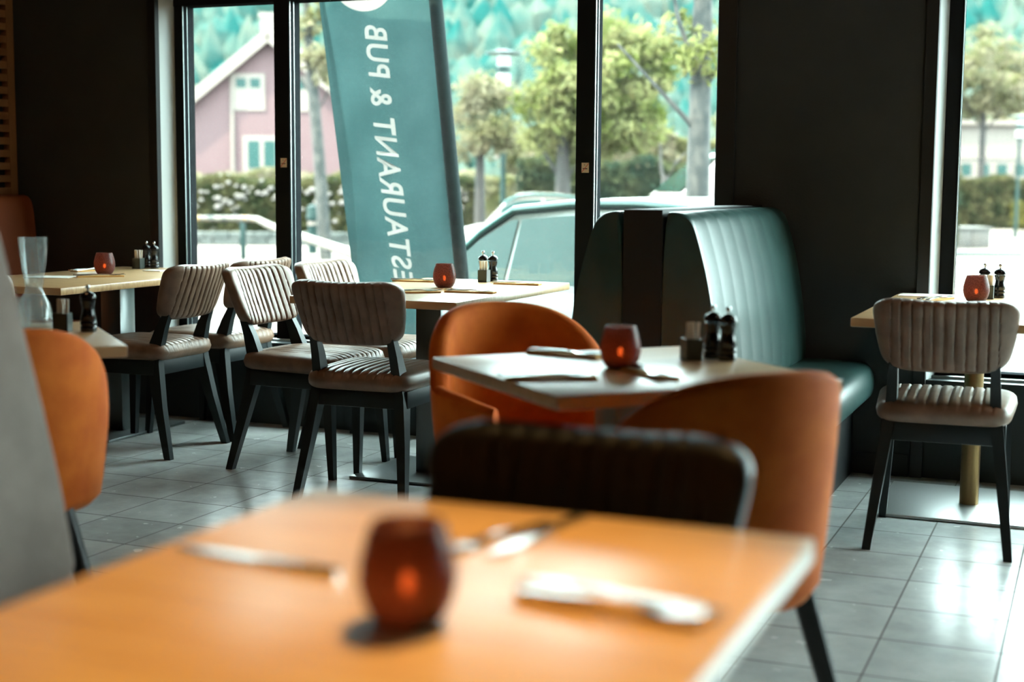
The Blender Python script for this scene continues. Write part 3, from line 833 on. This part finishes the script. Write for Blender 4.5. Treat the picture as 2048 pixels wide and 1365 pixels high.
# pale trees behind the house and town edge
random.seed(21)
ps = [(-37, 50, 4.4, 'leftmost pale round tree behind the red house roof'), (-33.5, 56, 4.0, 'pale round tree behind the upper slope of the red house roof'), (-16.5, 45, 3.2, 'soft pale tree behind the slim tree by the flag'),
      (-10.0, 47, 3.6, 'soft pale tree behind the maple crown'), (-7.5, 42, 2.6, 'soft pale tree left of the grey trunk by the pier'), (-2.6, 96, 8.5, 'pale tree rising above the white building at the right window')]
for k, (x, y, h, lab) in enumerate(ps):
    tree(lab, x, y, h*.7, .2, cblobs(20, h*.5, h*.42, h*.85, h*.17, seed=30+k), 1500, h*.06, 'leaf2', group='pale trees in the distance')

def hedge(label, p0, p1, depth, h, leafm, n, size, flowers=0, z0=GZ, name='hedge'):
    p0, p1 = Vector(p0), Vector(p1); d = (p1-p0); L = d.length; d.normalize(); nn = Vector((-d.y, d.x))
    t = thing(name, label, 'hedge', ((p0.x+p1.x)/2, (p0.y+p1.y)/2, z0))
    a = math.atan2(d.y, d.x); t.rotation_euler = (0, 0, a)
    b = BM(); box(b, -L/2+.1, L/2-.1, -depth/2+.1, depth/2-.1, 0, h-.1, .08); obj('core', b, leafm, t, 30)
    def smp():
        k = random.random(); u = random.uniform(-L/2, L/2)
        top = h*(1+.05*math.sin(u*2.1)+.03*math.sin(u*5))
        if k < .6: return Vector((u, -depth/2+random.uniform(-.06, .14), random.uniform(0, top))), Vector((0, -1, .5)).normalized()
        return Vector((u, random.uniform(-depth/2, depth/2), top+random.uniform(-.12, .06))), Vector((0, -.2, 1)).normalized()
    obj('foliage', leafcloud(n, smp, size), leafm, t, 0)
    if flowers:
        b = BM()
        for _ in range(flowers):
            c, q = smp()
            if random.random() < .5: c.z = h*random.uniform(.55, .92); c.y = -depth/2-.05
            ball(b, random.uniform(.05, .11), c, 1, (1, 1, .8))
        o = obj('blossoms', b, 'flower', t, 60, 'white blossoms'); o['kind'] = 'stuff'
    return t
random.seed(5)
hedge('flowering hedge with white blossoms behind the low stone wall', (-23.5, 31.0), (-15.2, 34.6), 1.2, 1.62, 'hedge', 9000, .085, 190)
hedge('trimmed pale hedge just below the red house', (-28.0, 36.0), (-15.5, 41.5), 1.2, 1.85, 'leaf2', 6000, .1)
hedge('dark green hedge behind the parked cars', (-13.6, 33.4), (-3.4, 36.9), 1.4, 2.1, 'hedge2', 8000, .1)
hedge('dense green hedge in front of the white building', (-6.5, 58.3), (3.0, 62.3), 1.6, 1.9, 'hedge', 7000, .13)
hedge('tall pale shrub belt behind the maple and the street lamp', (-20.2, 48.0), (-5.5, 54.0), 1.8, 3.3, 'leaf2', 9000, .17, name='shrub_belt')
t = thing('bush', 'rounded yellow-green bush at the right edge of the right window', 'bush', (-1.6, 53.6, GZ))
obj('foliage', leafcloud(5200, crown_sampler(cblobs(26, 1.55, .45, .75, .45, seed=51)), .09), 'bush', t, 0)
b = BM(); tube(b, [(0, 0, 0), (0, 0, .5)], [.06, .04], 8); obj('stem', b, 'bark', t, 40)

# low stone wall
t = thing('stone_wall', 'low grey stone wall in front of the flowering hedge', 'wall', (-19.4, 31.1, GZ), math.atan2(1.68, 3.7))
b = BM()
random.seed(9)
for r_ in range(2):
    x = -4.5
    while x < 4.5:
        w = random.uniform(.35, .8); box(b, x, x+w-.02, -.2+random.uniform(0, .03), .2, r_*.17, r_*.17+.165, .02, 1); x += w
obj('stones', b, 'stone', t, 30)
# railing
t = thing('street_railing', 'thick street railing with peeling white and yellow paint', 'railing')
b = BM(); zr = .445; ctrl = [(-19.5, 22.2), (-17.1, 24.2), (-16.45, 24.75), (-16.1, 24.85), (-15.6, 24.45), (-13.08, 20.9), (-7.4, 13.35), (-6.3, 11.9)]
tube(b, [(x, y, zr) for x, y in ctrl], .058, 12); obj('handrail', b, 'rail', t, 60)
b = BM(); tube(b, [(-16.28, 24.86, zr), (-16.05, 24.84, zr)], .0605, 12); obj('yellow_patch', b, 'yellow', t, 60, 'bright yellow paint patch')
for (x, y) in ((-16.2, 24.85), (-11.0, 18.13), (-6.5, 12.16)):
    b = BM(); box(b, x-.045, x+.045, y-.045, y+.045, GZ, zr-.03, .008); obj('post', b, 'greenpost', t, 30)
# bollard
t = thing('bollard', 'dark green bollard with a pale band behind the left post', 'bollard', (-16.3, 27.8, GZ))
b = BM(); lathe(b, [(.1, 0), (.1, .75), (.13, .78), (.13, .86), (.11, .9), (.12, 1.0), (.09, 1.07), (.02, 1.1)], 20); obj('body', b, 'greenpost', t, 40)
b = BM(); lathe(b, [(.101, .64), (.101, .72)], 20); obj('band', b, 'white', t, 40, 'white band')

# red house
t = thing('house', 'red boarded gable house with white trim', 'house', (-24.6, 39.4, GZ), YAW)
W2, EH, AH, DP = 2.75, 4.0, 6.25, 8
b = BM(); pf = [(-W2, 0), (W2, 0), (W2, EH), (0, AH-.1), (-W2, EH)]
loft(b, [[(x, y, z) for x, z in pf] for y in (0, DP)])
for k in range(42):
    z = k*.145
    hw = W2 if z < EH else max(0, W2*(1-(z-EH)/(AH-.1-EH)))
    if hw > .1: box(b, -hw, hw, -.02, 0, z, z+.125)
obj('boarding', b, 'redhouse', t, 0)
b = BM()
for s in (-1, 1):
    a = math.atan2(AH-EH, W2); L = math.hypot(W2, AH-EH)+.5
    mt = Matrix.Translation((0, 0, AH)) @ Matrix.Scale(s, 4, (1, 0, 0)) @ Matrix.Rotation(a, 4, 'Y')
    box(b, -.05, L, -.35, DP+.3, 0, .1, mt=mt)
obj('roof', b, 'roof', t, 0)
b = BM()
for s in (-1, 1):
    mt = Matrix.Translation((0, 0, AH)) @ Matrix.Scale(s, 4, (1, 0, 0)) @ Matrix.Rotation(a, 4, 'Y')
    box(b, -.03, L, -.42, -.3, -.2, .14, mt=mt)
obj('bargeboard', b, 'white', t, 0)
def hwin(cx, z0, w, h, sash):
    b = BM(); box(b, cx-w/2, cx+w/2, -.07, 0, z0, z0+h); f = obj('window', b, 'white', t, 0)
    b = BM(); n = 2; pw = w*.30
    for k in range(n):
        c = cx-w*.21+k*w*.42
        box(b, c-pw/2, c+pw/2, -.085, -.068, z0+h*sash, z0+h*.87)
    obj('pane', b, 'pane', f, 0)
hwin(-.69, 3.86, 1.06, 1.16, .62); hwin(.72, 3.84, 1.0, 1.12, .62); hwin(-.28, 1.9, 1.22, 1.16, .12)
b = BM(); tube(b, [(-1.2, -.08, 0), (-1.2, -.08, 5.0)], .06, 8); obj('drainpipe', b, 'white', t, 40)
b = BM(); box(b, -.55, -.05, 1.5, 2.0, 5.6, 7.0); box(b, -.6, 0, 1.45, 2.05, 6.95, 7.1); obj('chimney', b, 'white', t, 0)

# white building through the right window
t = thing('building', 'long white building with a row of dark windows', 'building', (-4.75, 70.5, GZ), YAW); t.scale = (1.1, 1.1, 1.1)
b = BM(); box(b, -8, 16, 0, 10, 0, 4.1); obj('wall', b, 'white', t, 0)
b = BM(); box(b, -8.3, 16.3, -.3, 10.3, 4.1, 4.3); obj('roof', b, 'white', t, 0)
b = BM(); box(b, -8, 16, -.03, 0, 2.62, 2.68); obj('cornice', b, 'concrete', t, 0)
for k in range(12):
    x = -2.7+k*.76; b = BM(); box(b, x-.23, x+.23, -.05, .0, 1.75, 2.5); f = obj('window', b, 'white', t, 0)
    b = BM(); box(b, x-.2, x+.2, -.07, -.049, 1.98, 2.47); box(b, x-.2, x+.2, -.07, -.049, 1.72, 1.93) if k % 3 == 0 else None; obj('pane', b, 'pane', f, 0)
# small pale house behind the maple
t = thing('outbuilding', 'small pale building glimpsed between maple and grey trunk', 'building', (-15.5, 56.0, GZ), YAW)
b = BM(); box(b, -.4, 4.2, 0, 4, 0, 3.3); obj('wall', b, 'white', t, 0)
b = BM(); box(b, -.6, 4.4, -.2, 4.2, 3.3, 3.42); obj('roof', b, 'roof', t, 0)

# concrete block and kerb
t = thing('planter_block', 'pale concrete block on the paving outside the right window', 'block', (-3.4, 39.0, GZ), math.atan2(.55, .87))
b = BM(); box(b, -1.2, .35, 0, .9, 0, .5, .02); box(b, .36, .88, 0, .9, 0, .5, .02); obj('slabs', b, 'concrete', t, 30)
b = BM(); box(b, -1.25, .92, -.03, .93, .5, .56, .015); obj('coping', b, 'concrete', t, 30)
b = BM(); box(b, -6, .6, -.1, .1, 0, .09, .02, mt=Matrix.Rotation(.45, 4, 'Z')); o = obj('kerb_stone', b, 'curb', None, 30); o.location = (-2.2, 35.0, GZ); tag(o, 'dark green-grey kerb in front of the concrete block', 'kerb')

# street lamps
def lamp(name_label, x, y, h, s=1):
    t = thing('street_lamp', name_label, 'street lamp', (x, y, GZ), 0, 'green street lamps')
    b = BM(); tube(b, [(0, 0, 0), (0, 0, h*.35), (0, 0, h-.9*s)], [.085*s, .07*s, .06*s], 12); obj('pole', b, 'greenpost', t, 60)
    z = h-.9*s
    b = BM(); lathe(b, [(.09*s, z), (.15*s, z+.03*s), (.16*s, z+.06*s)], 18); lathe(b, [(.16*s, z+.38*s), (.16*s, z+.56*s)], 18); obj('lamp_collar', b, 'greenpost', t, 40)
    b = BM(); lathe(b, [(.15*s, z+.06*s), (.165*s, z+.38*s)], 18); lathe(b, [(.155*s, z+.56*s), (.155*s, z+.84*s)], 18); obj('lamp_glass', b, 'lampglass', t, 40)
    b = BM(); lathe(b, [(.1*s, z+.82*s), (.46*s, z+.86*s), (.44*s, z+.89*s), (.12*s, z+.95*s), (.03*s, z+.97*s)], 24); obj('hood', b, 'greenpost', t, 40)
    return t
t = lamp('green street lamp with a flat hood seen left of the maple', -13.7, 32.6, 4.8)
b = BM(); box(b, -.2, -.1, -.06, .06, 2.2, 2.75, .02); obj('control_box', b, 'white', t, 30)
lamp('green street lamp at the right edge of the right window', -2.5, 48.2, 3.85, .8)

# cars
def car(name, label, loc, rz, L, Wd, Ht, paint, belt=.62, hood=1.0, tail=.25, kind='hatch'):
    """x forward; lower body loft, glasshouse loft, side glass, wheels"""
    t = thing(name, label, 'car', loc, rz)
    hw = Wd/2; zb = Ht*belt
    def sec(x, w, z0, z1):
        pts = [(x, -w*.93, z0), (x, -w, z0+.12), (x, -w*1.0, z0+(z1-z0)*.6), (x, -w*.955, z1-.03), (x, -w*.9, z1), (x, 0, z1+.025)]
        return pts+[(p[0], -p[1], p[2]) for p in pts[-2::-1]]
    st = [(-.5, .80, .36, zb*.80), (-.485, .9, .28, zb*.92), (-.42, .98, .22, zb*1.0), (-.2, 1, .2, zb*1.0), (.1, 1, .2, zb*.985), (.25, 1, .2, zb*.97), (.36, .98, .22, zb*.88), (.455, .92, .26, zb*.74), (.5, .76, .36, zb*.58)]
    b = BM(); loft(b, [sec(f*L, hw*k, a, c) for f, k, a, c in st]); obj('body', b, paint, t, 50)
    xr, xf = -.46*L, .235*L                                # glasshouse base from rear to windscreen foot
    top = [(xr, 0), (xr+.18*L*tail*2, .62), (xr+.15*L, .90), (xr+.27*L, .985), (xr+.40*L, 1.0), (xr+.49*L, .955), (xr+.57*L, .72), (xf, 0)]
    def gs(x, f):
        z = zb-.01+(Ht-zb)*f; w = hw*(.93-.20*f)
        pts = [(x, -hw*.93, zb-.02), (x, -w, zb+(z-zb)*.9), (x, -w*.86, z-.005), (x, -w*.4, z+.012*f), (x, 0, z+.016*f)]
        return pts+[(p[0], -p[1], p[2]) for p in pts[-2::-1]]
    b = BM(); loft(b, [gs(x, f) for x, f in top]); obj('roof', b, paint, t, 50)
    # side windows: panels lying just outside the glasshouse flank
    def roof_f(x):
        for (xa, fa), (xb, fb) in zip(top, top[1:]):
            if xa <= x <= xb: return fa+(fb-fa)*(x-xa)/max(1e-6, xb-xa)
        return 0
    def flank(x, q, s):
        f = roof_f(x); z = zb+(Ht-zb)*f; w = hw*(.93-.20*f); zz = zb-.02+((zb+(z-zb)*.9)-(zb-.02))*q
        return (x, s*(hw*.93+(w-hw*.93)*q+.006), zz)
    for s in (-1, 1):
        for (xa, xb) in ((xr+.045*L, xr+.163*L), (xr+.172*L, xr+.342*L), (xr+.355*L, xr+.59*L)):
            b = BM(); n = 8; g = []
            for i in range(n+1):
                x = xa+(xb-xa)*i/n; g.append([b.verts.new(flank(x, q, s)) for q in (.1, .5, .9)])
            for i in range(n):
                for j in range(2): b.faces.new((g[i][j], g[i+1][j], g[i+1][j+1], g[i][j+1]))
            bmesh.ops.solidify(b, geom=b.faces[:], thickness=.004)
            obj('side_window', b, 'carglass', t, 50)
        b = BM(); tube(b, [flank(x, 1.04, s) for x in [xr+.05*L+.02*L*k for k in range(27)]], .026, 8); obj('roof_trim', b, 'carglass', t, 50)  # rail widened in dark teal, painting the dark reflection along the roof side
        b = BM(); ball(b, .09, (xf-.06*L, s*(hw+.07), zb+.06), 2, (.7, 1.1, .75)); obj('mirror', b, paint, t)
        b = BM(); box(b, -.02*L, .03*L, *sorted((s*(hw-.005), s*(hw+.02))), zb*.80, zb*.83, .006); obj('door_handle', b, paint, t, 40)
    b = BM()
    q = [(xf-.012*L, zb+.03), (xr+.585*L, zb+(Ht-zb)*.62), (xr+.50*L, zb+(Ht-zb)*.93)]
    rows = [[b.verts.new((x+.02, y*hw*(.82-.16*k), z+.012)) for y in (-1, -.5, 0, .5, 1)] for k, (x, z) in enumerate(q)]
    for a_, c_ in zip(rows, rows[1:]):
        for i in range(4): b.faces.new((a_[i], a_[i+1], c_[i+1], c_[i]))
    bmesh.ops.solidify(b, geom=b.faces[:], thickness=.004)
    obj('windscreen', b, 'carglass', t, 50)
    for fx in (-.31, .32):
        for s in (-1, 1):
            b = BM(); n = 24; r = .31
            loft(b, [[(fx*L+rr*math.cos(2*PI*k/n), y, r+rr*math.sin(2*PI*k/n)) for k in range(n)] for rr, y in ((r*.62, s*(hw*.8)), (r, s*hw*.82), (r, s*(hw+.012)), (r*.62, s*(hw+.02)))])
            w_ = obj('wheel', b, 'tyre', t, 40)
    return t
car('parked_car', 'silver-green hatchback parked right outside the window', (-2.05, 8.62, GZ), math.atan2(-.40, .915), 4.2, 1.75, 1.50, 'carpaint')
car('white_car', 'white car roof seen beyond the silver-green hatchback', (-9.4, 23.3, GZ), YAW+PI, 3.0, 1.7, 1.44, 'carwhite')
car('white_van', 'white van nose with sloping windscreen beside the grey trunk', (-3.90, 16.70, GZ), YAW+PI+.1, 4.2, 1.8, 2.1, 'carwhite', belt=.70)
car('pale_car', 'pale car half hidden in front of the white building', (-7.0, 63.9, GZ), YAW, 4.2, 1.75, 1.45, 'carwhite')

# wooded hillside
random.seed(4)
def hill_h(r): return max(0, (r-115))*.245
verts, faces = [], []
nx, nr = 40, 24
for j in range(nr+1):
    r = 110+j*14
    for i in range(nx+1):
        a = R(-40+80*i/nx)
        x = -math.sin(YAW-a)*r; y = math.cos(YAW-a)*r
        verts.append((x, y, GZ-.5+hill_h(r)+min(4, .35*hill_h(r))*math.sin(x*.03)*math.sin(y*.04)))
for j in range(nr):
    for i in range(nx):
        k = j*(nx+1)+i; faces.append((k, k+1, k+nx+2, k+nx+1))
me = bpy.data.meshes.new('hillside'); me.from_pydata(verts, [], faces); me.materials.append(M['forest'])
o = bpy.data.objects.new('hillside', me); COL.objects.link(o); o['kind'] = 'structure'
tb_ = BM(); bmesh.ops.create_icosphere(tb_, subdivisions=1, radius=1)
bv = [v.co.copy() for v in tb_.verts]; bf = [[v.index for v in f.verts] for f in tb_.faces]; tb_.free()
verts, faces = [], []
r = 112
while r < 400:
    step = r*.0135
    na = int(R(58)*r/(step*1.0))
    for i in range(na):
        a = R(-29)+R(58)*(i+random.random())/na; rr = r+random.uniform(-.5, .5)*step*2
        x = -math.sin(YAW-a)*rr; y = math.cos(YAW-a)*rr
        z = GZ+hill_h(rr)+min(4, .35*hill_h(rr))*math.sin(x*.03)*math.sin(y*.04)
        s = step*random.uniform(.5, 1.1); tall = random.choice((1.1, 1.3, 1.9, 2.3)); k = len(verts)
        for c in bv:
            j_ = 1+random.uniform(-.22, .22); tp = 1-.45*max(0, c.z)*(tall > 1.5)
            verts.append((x+c.x*s*j_*tp, y+c.y*s*j_*tp, z+s*tall*.6+c.z*s*tall*j_))
        faces += [[k+q for q in f] for f in bf]
    r += step*1.2
me = bpy.data.meshes.new('hillside_woodland'); me.from_pydata(verts, [], faces); me.materials.append(M['forest'])
o = bpy.data.objects.new('hillside_woodland', me); COL.objects.link(o)
tag(o, 'hazy teal woodland covering the far hillside', 'woodland', kind='stuff')
